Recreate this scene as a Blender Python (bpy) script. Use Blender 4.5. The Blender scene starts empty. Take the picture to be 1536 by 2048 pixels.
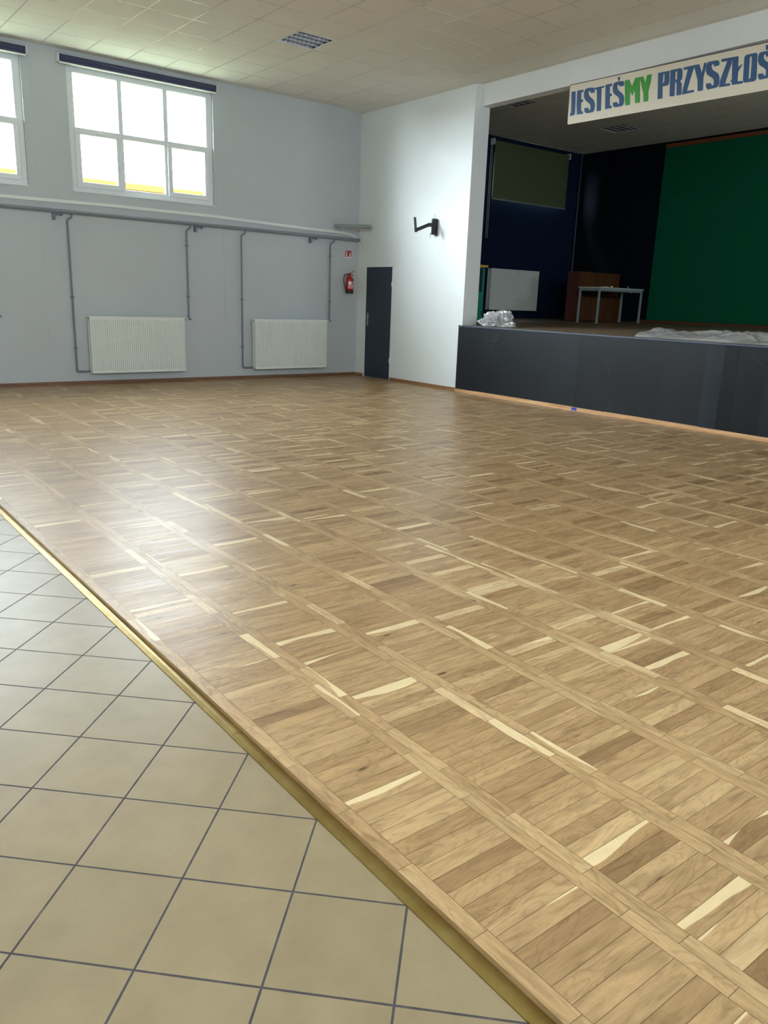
import bpy, math, random
from mathutils import Vector, Matrix
random.seed(7)
PI = math.pi
S = bpy.context.scene
COL = S.collection

# ------------------------------------------------------------------ helpers
def srgb(r, g, b):
    def c(v):
        v /= 255.0
        return v / 12.92 if v <= 0.04045 else ((v + 0.055) / 1.055) ** 2.4
    return (c(r), c(g), c(b), 1.0)

class MB:
    """collects shapes, built as one mesh object"""
    def __init__(self):
        self.v = []; self.f = []; self.sm = []
    def add(self, vs, fs, smooth=False):
        o = len(self.v)
        self.v += [tuple(p) for p in vs]
        self.f += [tuple(i + o for i in f) for f in fs]
        self.sm += [smooth] * len(fs)
        return self
    def box(self, x0, x1, y0, y1, z0, z1):
        if x0 > x1: x0, x1 = x1, x0
        if y0 > y1: y0, y1 = y1, y0
        if z0 > z1: z0, z1 = z1, z0
        vs = [(x0,y0,z0),(x1,y0,z0),(x1,y1,z0),(x0,y1,z0),(x0,y0,z1),(x1,y0,z1),(x1,y1,z1),(x0,y1,z1)]
        return self.add(vs, [(0,3,2,1),(4,5,6,7),(0,1,5,4),(1,2,6,5),(2,3,7,6),(3,0,4,7)])
    def obox(self, c, ax, ay, az):
        """oriented box: centre and three half-axis vectors"""
        c, ax, ay, az = map(Vector, (c, ax, ay, az))
        vs = []
        for k in (-1, 1):
            for i, j in ((-1,-1),(1,-1),(1,1),(-1,1)):
                vs.append(c + ax*i + ay*j + az*k)
        return self.add(vs, [(0,3,2,1),(4,5,6,7),(0,1,5,4),(1,2,6,5),(2,3,7,6),(3,0,4,7)])
    def tube(self, path, r, n=12, caps=True):
        P = [Vector(p) for p in path]
        rr = r if isinstance(r, (list, tuple)) else [r]*len(P)
        t0 = (P[1]-P[0]).normalized()
        up = Vector((0,0,1)) if abs(t0.z) < .9 else Vector((1,0,0))
        nrm = (up - t0*up.dot(t0)).normalized()
        rings = []
        for i, p in enumerate(P):
            if i == 0: t = t0
            elif i == len(P)-1: t = (P[i]-P[i-1]).normalized()
            else: t = ((P[i]-P[i-1]).normalized() + (P[i+1]-P[i]).normalized()).normalized()
            nrm = (nrm - t*nrm.dot(t)).normalized()
            b = t.cross(nrm)
            rings.append([p + (nrm*math.cos(2*PI*k/n) + b*math.sin(2*PI*k/n))*rr[i] for k in range(n)])
        vs = [q for ring in rings for q in ring]
        fs = [(i*n+k, i*n+(k+1)%n, (i+1)*n+(k+1)%n, (i+1)*n+k) for i in range(len(P)-1) for k in range(n)]
        self.add(vs, fs, True)
        if caps:
            o = len(self.v)
            self.add(rings[0] + rings[-1], [tuple(range(n))[::-1], tuple(range(n, 2*n))])
        return self
    def lathe(self, c, prof, n=24):
        """profile [(r,z)] turned about the vertical through c"""
        vs = [(c[0]+r*math.cos(2*PI*k/n), c[1]+r*math.sin(2*PI*k/n), c[2]+z) for r, z in prof for k in range(n)]
        fs = [(i*n+k, i*n+(k+1)%n, (i+1)*n+(k+1)%n, (i+1)*n+k) for i in range(len(prof)-1) for k in range(n)]
        return self.add(vs, fs, True)
    def prism(self, poly, fn, d0, d1):
        """2-D outline -> solid; fn(a,b,d) gives the point"""
        n = len(poly)
        vs = [fn(a, b, d0) for a, b in poly] + [fn(a, b, d1) for a, b in poly]
        fs = [tuple(range(n)), tuple(range(2*n-1, n-1, -1))]
        fs += [(i, i+n, (i+1)%n+n, (i+1)%n) for i in range(n)]
        return self.add(vs, fs)
    def build(self, name, m, parent=None, bevel=0, origin=None):
        me = bpy.data.meshes.new(name)
        O = Vector(origin) if origin is not None else Vector((0,0,0))
        if parent is not None and origin is None: O = parent.get('_o') and Vector(parent['_o']) or Vector((0,0,0))
        me.from_pydata([tuple(Vector(p)-O) for p in self.v], [], self.f)
        me.polygons.foreach_set('use_smooth', self.sm)
        me.materials.append(m)
        import bmesh
        bm = bmesh.new(); bm.from_mesh(me)
        bmesh.ops.recalc_face_normals(bm, faces=bm.faces)
        bm.to_mesh(me); bm.free()
        me.update()
        o = bpy.data.objects.new(name, me)
        COL.objects.link(o)
        if parent is not None: o.parent = parent
        else: o.location = O
        if bevel:
            b = o.modifiers.new('edge', 'BEVEL'); b.width = bevel; b.segments = 2
            b.limit_method = 'ANGLE'; b.angle_limit = math.radians(50)
        if any(self.sm):
            pass
        return o

def tag(o, label=None, cat=None, group=None, kind=None):
    if label: o['label'] = label
    if cat: o['category'] = cat
    if group: o['group'] = group
    if kind: o['kind'] = kind
    return o
def thing(name, loc, label=None, cat=None, group=None, kind=None):
    """Empty at the base; parts are given in world coordinates and stored relative to it"""
    o = bpy.data.objects.new(name, None); COL.objects.link(o)
    o.location = loc; o['_o'] = tuple(loc); o.empty_display_size = .1
    return tag(o, label, cat, group, kind)
def sub(mb, name, m, part, bevel=0):
    """a sub-part under a part of a thing (same local origin)"""
    root = part.parent
    o = mb.build(name, m, None, bevel)
    O = Vector(root['_o'])
    o.data.transform(Matrix.Translation(-O)); o.parent = part
    return o
def copy_tree(o, parent=None):
    c = o.copy(); COL.objects.link(c); c.parent = parent
    for ch in list(o.children): copy_tree(ch, c)
    return c

# ------------------------------------------------------------------ materials
def nt(name):
    m = bpy.data.materials.new(name); m.use_nodes = True
    t = m.node_tree; b = t.nodes['Principled BSDF']
    return m, t, b
def nd(t, typ, **kw):
    n = t.nodes.new(typ)
    for k, v in kw.items():
        if k == 'inp':
            for a, b in v.items(): n.inputs[a].default_value = b
        else: setattr(n, k, v)
    return n
def math_(t, op, a, b=None, c=None, clamp=False):
    n = t.nodes.new('ShaderNodeMath'); n.operation = op; n.use_clamp = clamp
    for i, x in enumerate((a, b, c)):
        if x is None: continue
        if isinstance(x, (int, float)): n.inputs[i].default_value = x
        else: t.links.new(x, n.inputs[i])
    return n.outputs[0]
def mix_(t, f, a, b, mode='MIX'):
    n = t.nodes.new('ShaderNodeMix'); n.data_type = 'RGBA'; n.blend_type = mode
    for i, x in ((0, f), (6, a), (7, b)):
        if isinstance(x, (int, float)): n.inputs[i].default_value = x
        elif isinstance(x, tuple): n.inputs[i].default_value = x
        else: t.links.new(x, n.inputs[i])
    return n.outputs[2]
def ramp_(t, fac, stops, interp='LINEAR'):
    n = t.nodes.new('ShaderNodeValToRGB'); r = n.color_ramp; r.interpolation = interp
    while len(r.elements) < len(stops): r.elements.new(.5)
    for e, (p, c) in zip(r.elements, stops): e.position = p; e.color = c
    t.links.new(fac, n.inputs[0]); return n.outputs[0]
def noise_(t, vec, scale, detail=3, rough=.5, dist=0, out=0):
    n = t.nodes.new('ShaderNodeTexNoise')
    n.inputs['Scale'].default_value = scale; n.inputs['Detail'].default_value = detail
    n.inputs['Roughness'].default_value = rough; n.inputs['Distortion'].default_value = dist
    if vec is not None: t.links.new(vec, n.inputs['Vector'])
    return n.outputs[out]
def bump_(t, b, h, strength, dist=.01):
    n = t.nodes.new('ShaderNodeBump'); n.inputs['Strength'].default_value = strength
    n.inputs['Distance'].default_value = dist
    t.links.new(h, n.inputs['Height']); t.links.new(n.outputs[0], b.inputs['Normal'])
def pos_(t):
    return t.nodes.new('ShaderNodeNewGeometry').outputs['Position']

def simple(name, rgb, rough=.5, metal=0, bump=0, bscale=60, var=0, vscale=3, coat=0, spec=None):
    m, t, b = nt(name)
    b.inputs['Base Color'].default_value = srgb(*rgb)
    b.inputs['Roughness'].default_value = rough
    b.inputs['Metallic'].default_value = metal
    if coat: b.inputs['Coat Weight'].default_value = coat
    if spec is not None: b.inputs['Specular IOR Level'].default_value = spec
    if bump:
        bump_(t, b, noise_(t, pos_(t), bscale, 4, .6), bump, .004)
    if var:
        h = noise_(t, pos_(t), vscale, 4, .55)
        c = srgb(*rgb)
        lo = tuple(x*(1-var) for x in c[:3]) + (1,); hi = tuple(min(1, x*(1+var)) for x in c[:3]) + (1,)
        t.links.new(mix_(t, h, lo, hi), b.inputs['Base Color'])
    return m
LET=[('b',[(-4906,4409),(-4978,4407),(-4991,4274),(-4999,4139),(-4997,4110),(-4976,4097),(-4917,4097),(-4913,4135),(-4929,4143),(-4922,4252)]),('b',[(-5007,4409),(-5113,4405),(-5117,4377),(-5085,4377),(-5081,4360),(-5091,4284),(-5120,4281),(-5127,4249),(-5101,4249),(-5096,4225),(-5103,4149),(-5116,4129),(-5139,4123),(-5143,4095),(-5039,4098),(-5016,4237)]),('b',[(-5272,4406),(-5301,4393),(-5313,4371),(-5314,4338),(-5253,4336),(-5242,4357),(-5227,4371),(-5212,4363),(-5210,4339),(-5229,4307),(-5260,4282),(-5297,4256),(-5325,4223),(-5340,4180),(-5341,4122),(-5328,4096),(-5301,4089),(-5206,4091),(-5175,4110),(-5163,4140),(-5163,4164),(-5233,4159),(-5241,4133),(-5256,4123),(-5268,4133),(-5268,4166),(-5254,4197),(-5229,4217),(-5180,4253),(-5147,4287),(-5134,4326),(-5134,4376),(-5150,4402),(-5182,4413)]),('b',[(-5312,4395),(-5473,4394),(-5473,4373),(-5426,4372),(-5434,4295),(-5452,4090),(-5381,4090),(-5364,4266),(-5348,4369),(-5317,4370)]),('b',[(-5490,4402),(-5597,4401),(-5598,4370),(-5564,4371),(-5576,4280),(-5608,4275),(-5614,4246),(-5586,4247),(-5584,4215),(-5594,4141),(-5604,4128),(-5629,4121),(-5630,4094),(-5522,4097),(-5506,4243)]),('b',[(-5764,4403),(-5786,4391),(-5796,4354),(-5793,4341),(-5725,4343),(-5715,4362),(-5699,4371),(-5687,4363),(-5688,4337),(-5704,4308),(-5733,4282),(-5773,4256),(-5801,4228),(-5819,4186),(-5821,4130),(-5809,4104),(-5780,4093),(-5685,4094),(-5660,4107),(-5646,4133),(-5643,4159),(-5708,4159),(-5719,4138),(-5735,4128),(-5746,4134),(-5745,4166),(-5732,4204),(-5699,4229),(-5653,4260),(-5628,4288),(-5619,4321),(-5616,4377),(-5634,4401),(-5675,4408)],[(-5681,4460),(-5720,4461),(-5714,4413),(-5697,4413)]),('g',[(-5800,4400),(-5869,4403),(-5925,4309),(-5962,4403),(-6034,4402),(-6077,4095),(-6004,4096),(-5981,4223),(-5970,4259),(-5946,4193),(-5901,4263),(-5922,4090),(-5850,4093),(-5830,4192)]),('g',[(-6036,4401),(-6086,4403),(-6125,4318),(-6142,4406),(-6213,4405),(-6209,4315),(-6190,4219),(-6202,4091),(-6132,4092),(-6116,4193),(-6072,4292),(-6045,4366)]),('b',[(-6306,4401),(-6473,4398),(-6477,4346),(-6487,4274),(-6481,4243),(-6461,4231),(-6396,4231),(-6413,4090),(-6341,4092),(-6326,4238)],'h',[(-6386,4376),(-6403,4375),(-6414,4286),(-6407,4274),(-6390,4270),(-6388,4326)]),('b',[(-6483,4401),(-6629,4399),(-6647,4389),(-6657,4367),(-6668,4291),(-6663,4266),(-6641,4248),(-6659,4233),(-6671,4211),(-6684,4094),(-6672,4089),(-6614,4092),(-6601,4201),(-6592,4238),(-6580,4253),(-6572,4250),(-6577,4196),(-6586,4096),(-6570,4090),(-6519,4096),(-6512,4117),(-6495,4299)],'h',[(-6560,4369),(-6584,4372),(-6595,4290),(-6590,4278),(-6572,4268)]),('b',[(-6669,4398),(-6812,4397),(-6814,4365),(-6785,4257),(-6755,4120),(-6851,4118),(-6853,4091),(-6692,4089),(-6697,4163),(-6734,4367),(-6673,4371)]),('b',[(-6814,4397),(-6883,4395),(-6933,4288),(-6948,4396),(-6979,4397),(-6975,4323),(-6962,4235),(-6976,4091),(-6906,4091),(-6888,4214),(-6837,4335),(-6815,4378)]),('b',[(-7124,4394),(-7144,4381),(-7154,4360),(-7151,4334),(-7088,4332),(-7079,4356),(-7067,4365),(-7055,4356),(-7053,4334),(-7068,4304),(-7104,4278),(-7146,4250),(-7169,4222),(-7179,4187),(-7183,4133),(-7169,4099),(-7139,4091),(-7039,4089),(-7020,4111),(-7011,4135),(-7010,4160),(-7075,4153),(-7083,4134),(-7099,4120),(-7111,4129),(-7110,4168),(-7098,4196),(-7065,4220),(-7011,4256),(-6985,4301),(-6980,4356),(-6991,4390),(-7016,4399)]),('b',[(-7173,4396),(-7294,4391),(-7301,4358),(-7313,4330),(-7295,4268),(-7262,4115),(-7327,4111),(-7328,4084),(-7189,4089),(-7191,4163),(-7252,4359),(-7175,4367)]),('b',[(-7296,4391),(-7388,4387),(-7402,4268),(-7434,4290),(-7452,4289),(-7438,4263),(-7410,4219),(-7419,4115),(-7488,4107),(-7485,4082),(-7352,4087),(-7348,4125),(-7322,4125),(-7342,4150),(-7319,4338),(-7302,4363)]),('b',[(-7484,4382),(-7598,4381),(-7614,4374),(-7621,4357),(-7644,4175),(-7651,4109),(-7641,4085),(-7622,4080),(-7512,4084),(-7495,4097),(-7486,4125),(-7471,4292),(-7465,4362)],'h',[(-7533,4351),(-7556,4355),(-7566,4274),(-7576,4122),(-7560,4114),(-7553,4126)]),('b',[(-7763,4373),(-7782,4361),(-7791,4341),(-7789,4316),(-7732,4314),(-7724,4337),(-7713,4345),(-7702,4337),(-7701,4316),(-7715,4288),(-7748,4263),(-7786,4237),(-7807,4210),(-7817,4177),(-7821,4125),(-7809,4094),(-7782,4086),(-7693,4084),(-7675,4104),(-7666,4127),(-7665,4151),(-7724,4145),(-7731,4126),(-7746,4113),(-7757,4122),(-7755,4158),(-7744,4186),(-7714,4208),(-7664,4242),(-7640,4285),(-7634,4337),(-7644,4369),(-7667,4377)],[(-7705,4440),(-7745,4439),(-7746,4383),(-7719,4384)])]
SKY = 26.0; SKY2 = 13.0; GLOW = 100; EXPO = 0.12; RZ0 = 2.1; BZ1 = 2.1

# ------------------------------------------------------------------ material library
def wall_paint(name, rgb, bump=.25):
    m, t, b = nt(name)
    p = pos_(t)
    c = srgb(*rgb)
    h = noise_(t, p, 1.1, 5, .6)
    lo = tuple(x*.93 for x in c[:3]) + (1,); hi = tuple(min(1, x*1.05) for x in c[:3]) + (1,)
    t.links.new(mix_(t, h, lo, hi), b.inputs['Base Color'])
    b.inputs['Roughness'].default_value = .55
    bump_(t, b, noise_(t, p, 90, 5, .65), bump, .004)
    return m
M_WALL = wall_paint('wall_paint', (226, 230, 230))
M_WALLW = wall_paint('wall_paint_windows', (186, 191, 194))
M_SOFFIT = wall_paint('soffit_plaster', (224, 220, 208))
M_NAVY = wall_paint('navy_wall_paint', (18, 34, 60), .15)
M_BLACKW = wall_paint('black_wall_paint', (15, 20, 30), .15)
for _m in (M_NAVY, M_BLACKW):
    _b = _m.node_tree.nodes['Principled BSDF']; _b.inputs['Roughness'].default_value = .85; _b.inputs['Specular IOR Level'].default_value = .1
M_GREEN = simple('green_panel', (0, 92, 64), .8, bump=.2, bscale=200, spec=.15)
M_TILEC = simple('ceiling_tile', (230, 224, 212), .85, bump=.5, bscale=160)
M_TBAR = simple('ceiling_bar', (206, 201, 188), .22, spec=.7)
M_PVC = simple('window_pvc', (226, 230, 232), .3)
M_WHITE = simple('white_enamel', (226, 228, 222), .35)
M_DUCT = simple('white_plastic', (222, 224, 220), .4)
M_PIPE = simple('grey_pipe_paint', (124, 132, 140), .35)
M_DPIPE = simple('dark_grey_paint', (112, 120, 130), .4)
M_GREYM = simple('grey_metal', (128, 136, 136), .45, bump=.05)
M_BLINDROLL = simple('navy_blind_fabric', (58, 62, 92), .75, bump=.2, bscale=300)
M_OLIVE = simple('olive_blind_fabric', (88, 98, 66), .8, bump=.2, bscale=300)
M_DOOR = simple('navy_door_paint', (38, 50, 66), .5, bump=.08, var=.1)
M_CHROME = simple('brushed_metal', (176, 176, 172), .35, 1)
M_ALU = simple('louvre_aluminium', (186, 186, 194), .38, 1)
M_TUBE = simple('lamp_tube', (120, 120, 124), .3)
M_LBOX = simple('lamp_housing', (66, 66, 72), .6)
M_BLACK = simple('black_metal', (30, 32, 36), .4)
M_RUB = simple('black_rubber', (24, 26, 30), .5)
M_RED = simple('red_enamel', (176, 22, 34), .28)
M_SIGNRED = simple('sign_red', (158, 20, 32), .5)
M_SIGNW = simple('sign_white', (232, 226, 220), .5)
M_BLUETAPE = simple('blue_tape', (40, 58, 190), .5)
M_LAB = simple('label_pink', (214, 130, 132), .5)
M_BRWOOD = None
M_SIGNB = simple('banner_board', (222, 214, 196), .55, var=.03, vscale=4)
M_LBLUE = simple('letter_blue', (52, 88, 130), .6)
M_LGREEN = simple('letter_green', (66, 152, 62), .6)
M_GAPSHADE = simple('brown_gap_shade', (96, 74, 78), .6)  # painted shade for the gap above the banner
M_TEAL = simple('teal_paint', (28, 128, 100), .5)
M_YEL = simple('yellow_board', (206, 160, 70), .5)
M_DSLATE = simple('dark_panel', (26, 34, 48), .5)
M_TABLET = simple('table_top_laminate', (196, 198, 190), .5)
M_TABLEM = simple('table_frame_paint', (142, 156, 160), .45)
M_STICK = simple('pale_wood_stick', (206, 190, 140), .6)
M_SOCK = simple('socket_plastic', (216, 220, 212), .4)

def wood_mat(name, a, b_, c, sx=3, sy=40, rough=.45, axis='X', bump=.1):
    m, t, b = nt(name)
    p = pos_(t)
    mp = nd(t, 'ShaderNodeMapping')
    mp.inputs['Scale'].default_value = {'X': (sx, sy, sy), 'Y': (sy, sx, sy), 'Z': (sy, sy, sx)}[axis]
    t.links.new(p, mp.inputs[0])
    h = noise_(t, mp.outputs[0], 1, 5, .6, .6)
    t.links.new(ramp_(t, h, [(.3, srgb(*a)), (.5, srgb(*b_)), (.7, srgb(*c))]), b.inputs['Base Color'])
    b.inputs['Roughness'].default_value = rough
    bump_(t, b, h, bump, .003)
    return m
M_SKIRT = wood_mat('oak_skirting_old', (98, 68, 50), (120, 84, 62), (142, 104, 78), 2, 60, .4, 'X')
M_SKIRTY = wood_mat('oak_skirting_side', (128, 88, 58), (150, 108, 74), (172, 130, 92), 2, 60, .4, 'Y')
M_SKIRTN = wood_mat('new_wood_skirting', (176, 128, 88), (204, 158, 112), (226, 186, 142), 1.5, 60, .4, 'Y')
M_CAB = wood_mat('brown_cabinet_wood', (72, 42, 22), (94, 56, 30), (112, 68, 38), 14, 1.2, .4, 'X')
M_CABR = wood_mat('reddish_cabinet_side', (74, 40, 34), (88, 48, 40), (100, 56, 48), 10, 1.2, .45, 'X')
M_SFLOOR = wood_mat('stage_floor_boards', (84, 68, 52), (112, 92, 70), (136, 114, 88), 2, 22, .5, 'Y')

# oak parquet: every block has its own face, grain runs along the block
def oak():
    m, t, b = nt('oak_parquet')
    uv = nd(t, 'ShaderNodeUVMap', uv_map='grain').outputs[0]
    ed = nd(t, 'ShaderNodeUVMap', uv_map='edge').outputs[0]
    sz = nd(t, 'ShaderNodeAttribute', attribute_name='size').outputs['Vector']
    rn = nd(t, 'ShaderNodeAttribute', attribute_name='rnd').outputs['Vector']
    sr = nd(t, 'ShaderNodeSeparateXYZ'); t.links.new(rn, sr.inputs[0])
    r1, r2, r3 = sr.outputs
    def mapped(sx, sy, rz=0):
        mp = nd(t, 'ShaderNodeMapping'); mp.inputs['Scale'].default_value = (sx, sy, 1)
        t.links.new(uv, mp.inputs[0]); return mp.outputs[0]
    # tone of the block
    tone = ramp_(t, r1, [(0, srgb(148, 116, 80)), (.25, srgb(167, 134, 94)), (.6, srgb(179, 146, 105)), (.9, srgb(192, 160, 117)), (1, srgb(212, 184, 141))])
    # broad figure: soft streaks along the grain
    f1 = noise_(t, mapped(4.5, 26), 1, 3, .55, 1.2)
    tone = mix_(t, .85, tone, ramp_(t, f1, [(.27, (.56, .53, .50, 1)), (.42, (.84, .82, .80, 1)), (.55, (1, 1, 1, 1)), (.72, (1.16, 1.14, 1.10, 1))]), 'MULTIPLY')
    # growth rings, warped
    w = noise_(t, mapped(2.6, 11), 1, 2, .5, .4)
    rings = math_(t, 'FRACT', math_(t, 'MULTIPLY', w, 15.0))
    rings = math_(t, 'ABSOLUTE', math_(t, 'SUBTRACT', rings, .5))
    rings = math_(t, 'MULTIPLY', rings, 2)
    rstr = math_(t, 'MULTIPLY', math_(t, 'GREATER_THAN', r2, .3), .6)
    tone = mix_(t, rstr, tone, ramp_(t, rings, [(0, (.72, .66, .58, 1)), (.35, (1, 1, 1, 1)), (1, (1.03, 1.03, 1.03, 1))]), 'MULTIPLY')
    # fine pores
    g = noise_(t, mapped(30, 420), 1, 2, .6)
    tone = mix_(t, .75, tone, ramp_(t, g, [(.28, (.70, .66, .60, 1)), (.46, (1, 1, 1, 1)), (1, (1.04, 1.04, 1.04, 1))]), 'MULTIPLY')
    # pale sapwood along one edge of some blocks
    es = nd(t, 'ShaderNodeSeparateXYZ'); t.links.new(ed, es.inputs[0])
    ss = nd(t, 'ShaderNodeSeparateXYZ'); t.links.new(sz, ss.inputs[0])
    wob = math_(t, 'MULTIPLY', math_(t, 'SUBTRACT', noise_(t, mapped(2.4, 1.2), 1, 1.5, .4), .5), .13)
    side = math_(t, 'ADD', math_(t, 'ADD', es.outputs[1], wob), math_(t, 'MULTIPLY', math_(t, 'SUBTRACT', r3, .955), .38))
    sap = math_(t, 'MULTIPLY', math_(t, 'MULTIPLY', math_(t, 'SUBTRACT', side, .006), 400, clamp=True), math_(t, 'GREATER_THAN', r3, .87))
    tone = mix_(t, math_(t, 'MULTIPLY', sap, .85), tone, mix_(t, f1, srgb(212, 184, 136), srgb(238, 216, 172)))
    # knots and dark streaks
    vo = nd(t, 'ShaderNodeTexVoronoi', feature='F1'); vo.inputs['Scale'].default_value = 1
    mp = nd(t, 'ShaderNodeMapping'); mp.inputs['Scale'].default_value = (2.6, 8, 1); t.links.new(uv, mp.inputs[0])
    t.links.new(mp.outputs[0], vo.inputs['Vector'])
    vr = nd(t, 'ShaderNodeSeparateColor'); t.links.new(vo.outputs['Color'], vr.inputs[0])
    kn = math_(t, 'MULTIPLY', math_(t, 'SUBTRACT', .085, vo.outputs['Distance']), 22, clamp=True)
    kn = math_(t, 'MULTIPLY', kn, math_(t, 'GREATER_THAN', vr.outputs[0], .62))
    halo = math_(t, 'MULTIPLY', math_(t, 'SUBTRACT', .30, vo.outputs['Distance']), 3.2, clamp=True)
    halo = math_(t, 'MULTIPLY', halo, math_(t, 'GREATER_THAN', vr.outputs[0], .74))
    tone = mix_(t, math_(t, 'MULTIPLY', halo, .55), tone, srgb(122, 94, 62))
    tone = mix_(t, math_(t, 'MULTIPLY', kn, .85), tone, srgb(72, 48, 30))
    st = noise_(t, mapped(3, 34), 1, 2, .5, 1)
    st = math_(t, 'MULTIPLY', math_(t, 'SUBTRACT', st, .70), 9, clamp=True)
    tone = mix_(t, math_(t, 'MULTIPLY', st, .5), tone, srgb(98, 72, 48))
    # joint between blocks
    ax = math_(t, 'SUBTRACT', math_(t, 'MULTIPLY', ss.outputs[0], .5), math_(t, 'ABSOLUTE', es.outputs[0]))
    ay = math_(t, 'SUBTRACT', math_(t, 'MULTIPLY', ss.outputs[1], .5), math_(t, 'ABSOLUTE', es.outputs[1]))
    d = math_(t, 'MINIMUM', ax, ay)
    gap = math_(t, 'MULTIPLY', math_(t, 'SUBTRACT', .0013, d), 1300, clamp=True)
    tone = mix_(t, math_(t, 'MULTIPLY', gap, .8), tone, srgb(74, 54, 34))
    t.links.new(tone, b.inputs['Base Color'])
    b.inputs['Roughness'].default_value = .36
    rr = math_(t, 'ADD', math_(t, 'MULTIPLY', noise_(t, pos_(t), 2.2, 3, .6), .08), math_(t, 'MULTIPLY', r2, .05))
    t.links.new(math_(t, 'ADD', rr, ROUGH_FLOOR), b.inputs['Roughness'])
    b.inputs['Specular IOR Level'].default_value = SPEC_FLOOR
    h = math_(t, 'SUBTRACT', math_(t, 'MULTIPLY', g, .12), gap)
    bump_(t, b, h, .18, .002)
    return m
ROUGH_FLOOR = .29
SPEC_FLOOR = .40
M_OAK = oak()

def tile_mat():
    m, t, b = nt('floor_tile_ceramic')
    p = pos_(t)
    mp = nd(t, 'ShaderNodeMapping', vector_type='TEXTURE')
    mp.inputs['Location'].default_value = (-8.6971, -10.5311, 0)
    mp.inputs['Rotation'].default_value = (0, 0, -0.7797)
    mp.inputs['Scale'].default_value = (.3014, .3014, 1)
    t.links.new(p, mp.inputs[0])
    s = nd(t, 'ShaderNodeSeparateXYZ'); t.links.new(mp.outputs[0], s.inputs[0])
    def edge(o):
        return math_(t, 'ABSOLUTE', math_(t, 'SUBTRACT', math_(t, 'FRACT', math_(t, 'ADD', o, .5)), .5))
    d = math_(t, 'MINIMUM', edge(s.outputs[0]), edge(s.outputs[1]))      # in tile widths
    wob = math_(t, 'MULTIPLY', math_(t, 'SUBTRACT', noise_(t, p, 35, 2, .5), .5), .004)
    d = math_(t, 'ADD', d, wob)
    gm = math_(t, 'SUBTRACT', 1, math_(t, 'MULTIPLY', math_(t, 'SUBTRACT', d, .0085), 350, clamp=True))
    cell = nd(t, 'ShaderNodeVectorMath', operation='FLOOR'); t.links.new(mp.outputs[0], cell.inputs[0])
    wn = nd(t, 'ShaderNodeTexWhiteNoise', noise_dimensions='3D'); t.links.new(cell.outputs[0], wn.inputs['Vector'])
    col = ramp_(t, noise_(t, p, 7, 6, .62), [(.3, srgb(139, 122, 94)), (.7, srgb(151, 134, 104))])
    col = mix_(t, 1.0, col, ramp_(t, wn.outputs['Value'], [(0, (.965, .965, .965, 1)), (1, (1.03, 1.03, 1.03, 1))]), 'MULTIPLY')
    sp = noise_(t, p, 520, 2, .6)
    col = mix_(t, .4, col, ramp_(t, sp, [(.3, (.80, .80, .80, 1)), (.5, (1, 1, 1, 1)), (.7, (1.08, 1.08, 1.06, 1))]), 'MULTIPLY')
    gcol = ramp_(t, noise_(t, p, 14, 4, .7), [(.3, srgb(56, 52, 55)), (.62, srgb(72, 67, 68)), (.82, srgb(112, 104, 94))])
    col = mix_(t, gm, col, gcol)
    t.links.new(col, b.inputs['Base Color'])
    t.links.new(math_(t, 'ADD', math_(t, 'MULTIPLY', gm, .4), .36), b.inputs['Roughness'])
    b.inputs['Specular IOR Level'].default_value = .42
    bump_(t, b, math_(t, 'SUBTRACT', math_(t, 'MULTIPLY', sp, .03), gm), .5, .0015)
    return m
M_TILE = tile_mat()

def brass_mat():
    m, t, b = nt('worn_brass')
    n = noise_(t, pos_(t), 6, 5, .65)
    t.links.new(ramp_(t, n, [(.3, srgb(146, 120, 62)), (.65, srgb(170, 148, 92))]), b.inputs['Base Color'])
    b.inputs['Metallic'].default_value = .85
    t.links.new(math_(t, 'ADD', math_(t, 'MULTIPLY', noise_(t, pos_(t), 60, 4, .7), .22), .22), b.inputs['Roughness'])
    return m
M_BRASS = brass_mat()

def stage_front_mat(name='stage_front_board', lo=(14, 18, 22), hi=(24, 29, 35)):
    m, t, b = nt(name)
    p = pos_(t)
    s = nd(t, 'ShaderNodeSeparateXYZ'); t.links.new(p, s.inputs[0])
    cell = math_(t, 'FLOOR', math_(t, 'MULTIPLY', s.outputs[1], 1.43))
    wn = nd(t, 'ShaderNodeTexWhiteNoise', noise_dimensions='1D'); t.links.new(cell, wn.inputs['W'])
    v = math_(t, 'ADD', math_(t, 'MULTIPLY', noise_(t, p, 2.5, 4, .6), .6), math_(t, 'MULTIPLY', wn.outputs['Value'], .4))
    col = ramp_(t, v, [(.25, srgb(*lo)), (.75, srgb(*hi))])
    # a few pale scratches
    mp = nd(t, 'ShaderNodeMapping'); mp.inputs['Scale'].default_value = (1, 9, 2.2); mp.inputs['Rotation'].default_value = (.25, 0, 0)
    t.links.new(p, mp.inputs[0])
    vo = nd(t, 'ShaderNodeTexVoronoi', feature='DISTANCE_TO_EDGE'); vo.inputs['Scale'].default_value = .8
    t.links.new(mp.outputs[0], vo.inputs['Vector'])
    scr = math_(t, 'MULTIPLY', math_(t, 'LESS_THAN', vo.outputs['Distance'], .004), math_(t, 'GREATER_THAN', noise_(t, p, 1.7, 2, .5), .63))
    col = mix_(t, math_(t, 'MULTIPLY', scr, .22), col, srgb(110, 116, 122))
    t.links.new(col, b.inputs['Base Color'])
    t.links.new(math_(t, 'ADD', math_(t, 'MULTIPLY', wn.outputs['Value'], .12), .38), b.inputs['Roughness'])
    b.inputs['Specular IOR Level'].default_value = .28
    return m
M_SFRONT = stage_front_mat()

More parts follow.
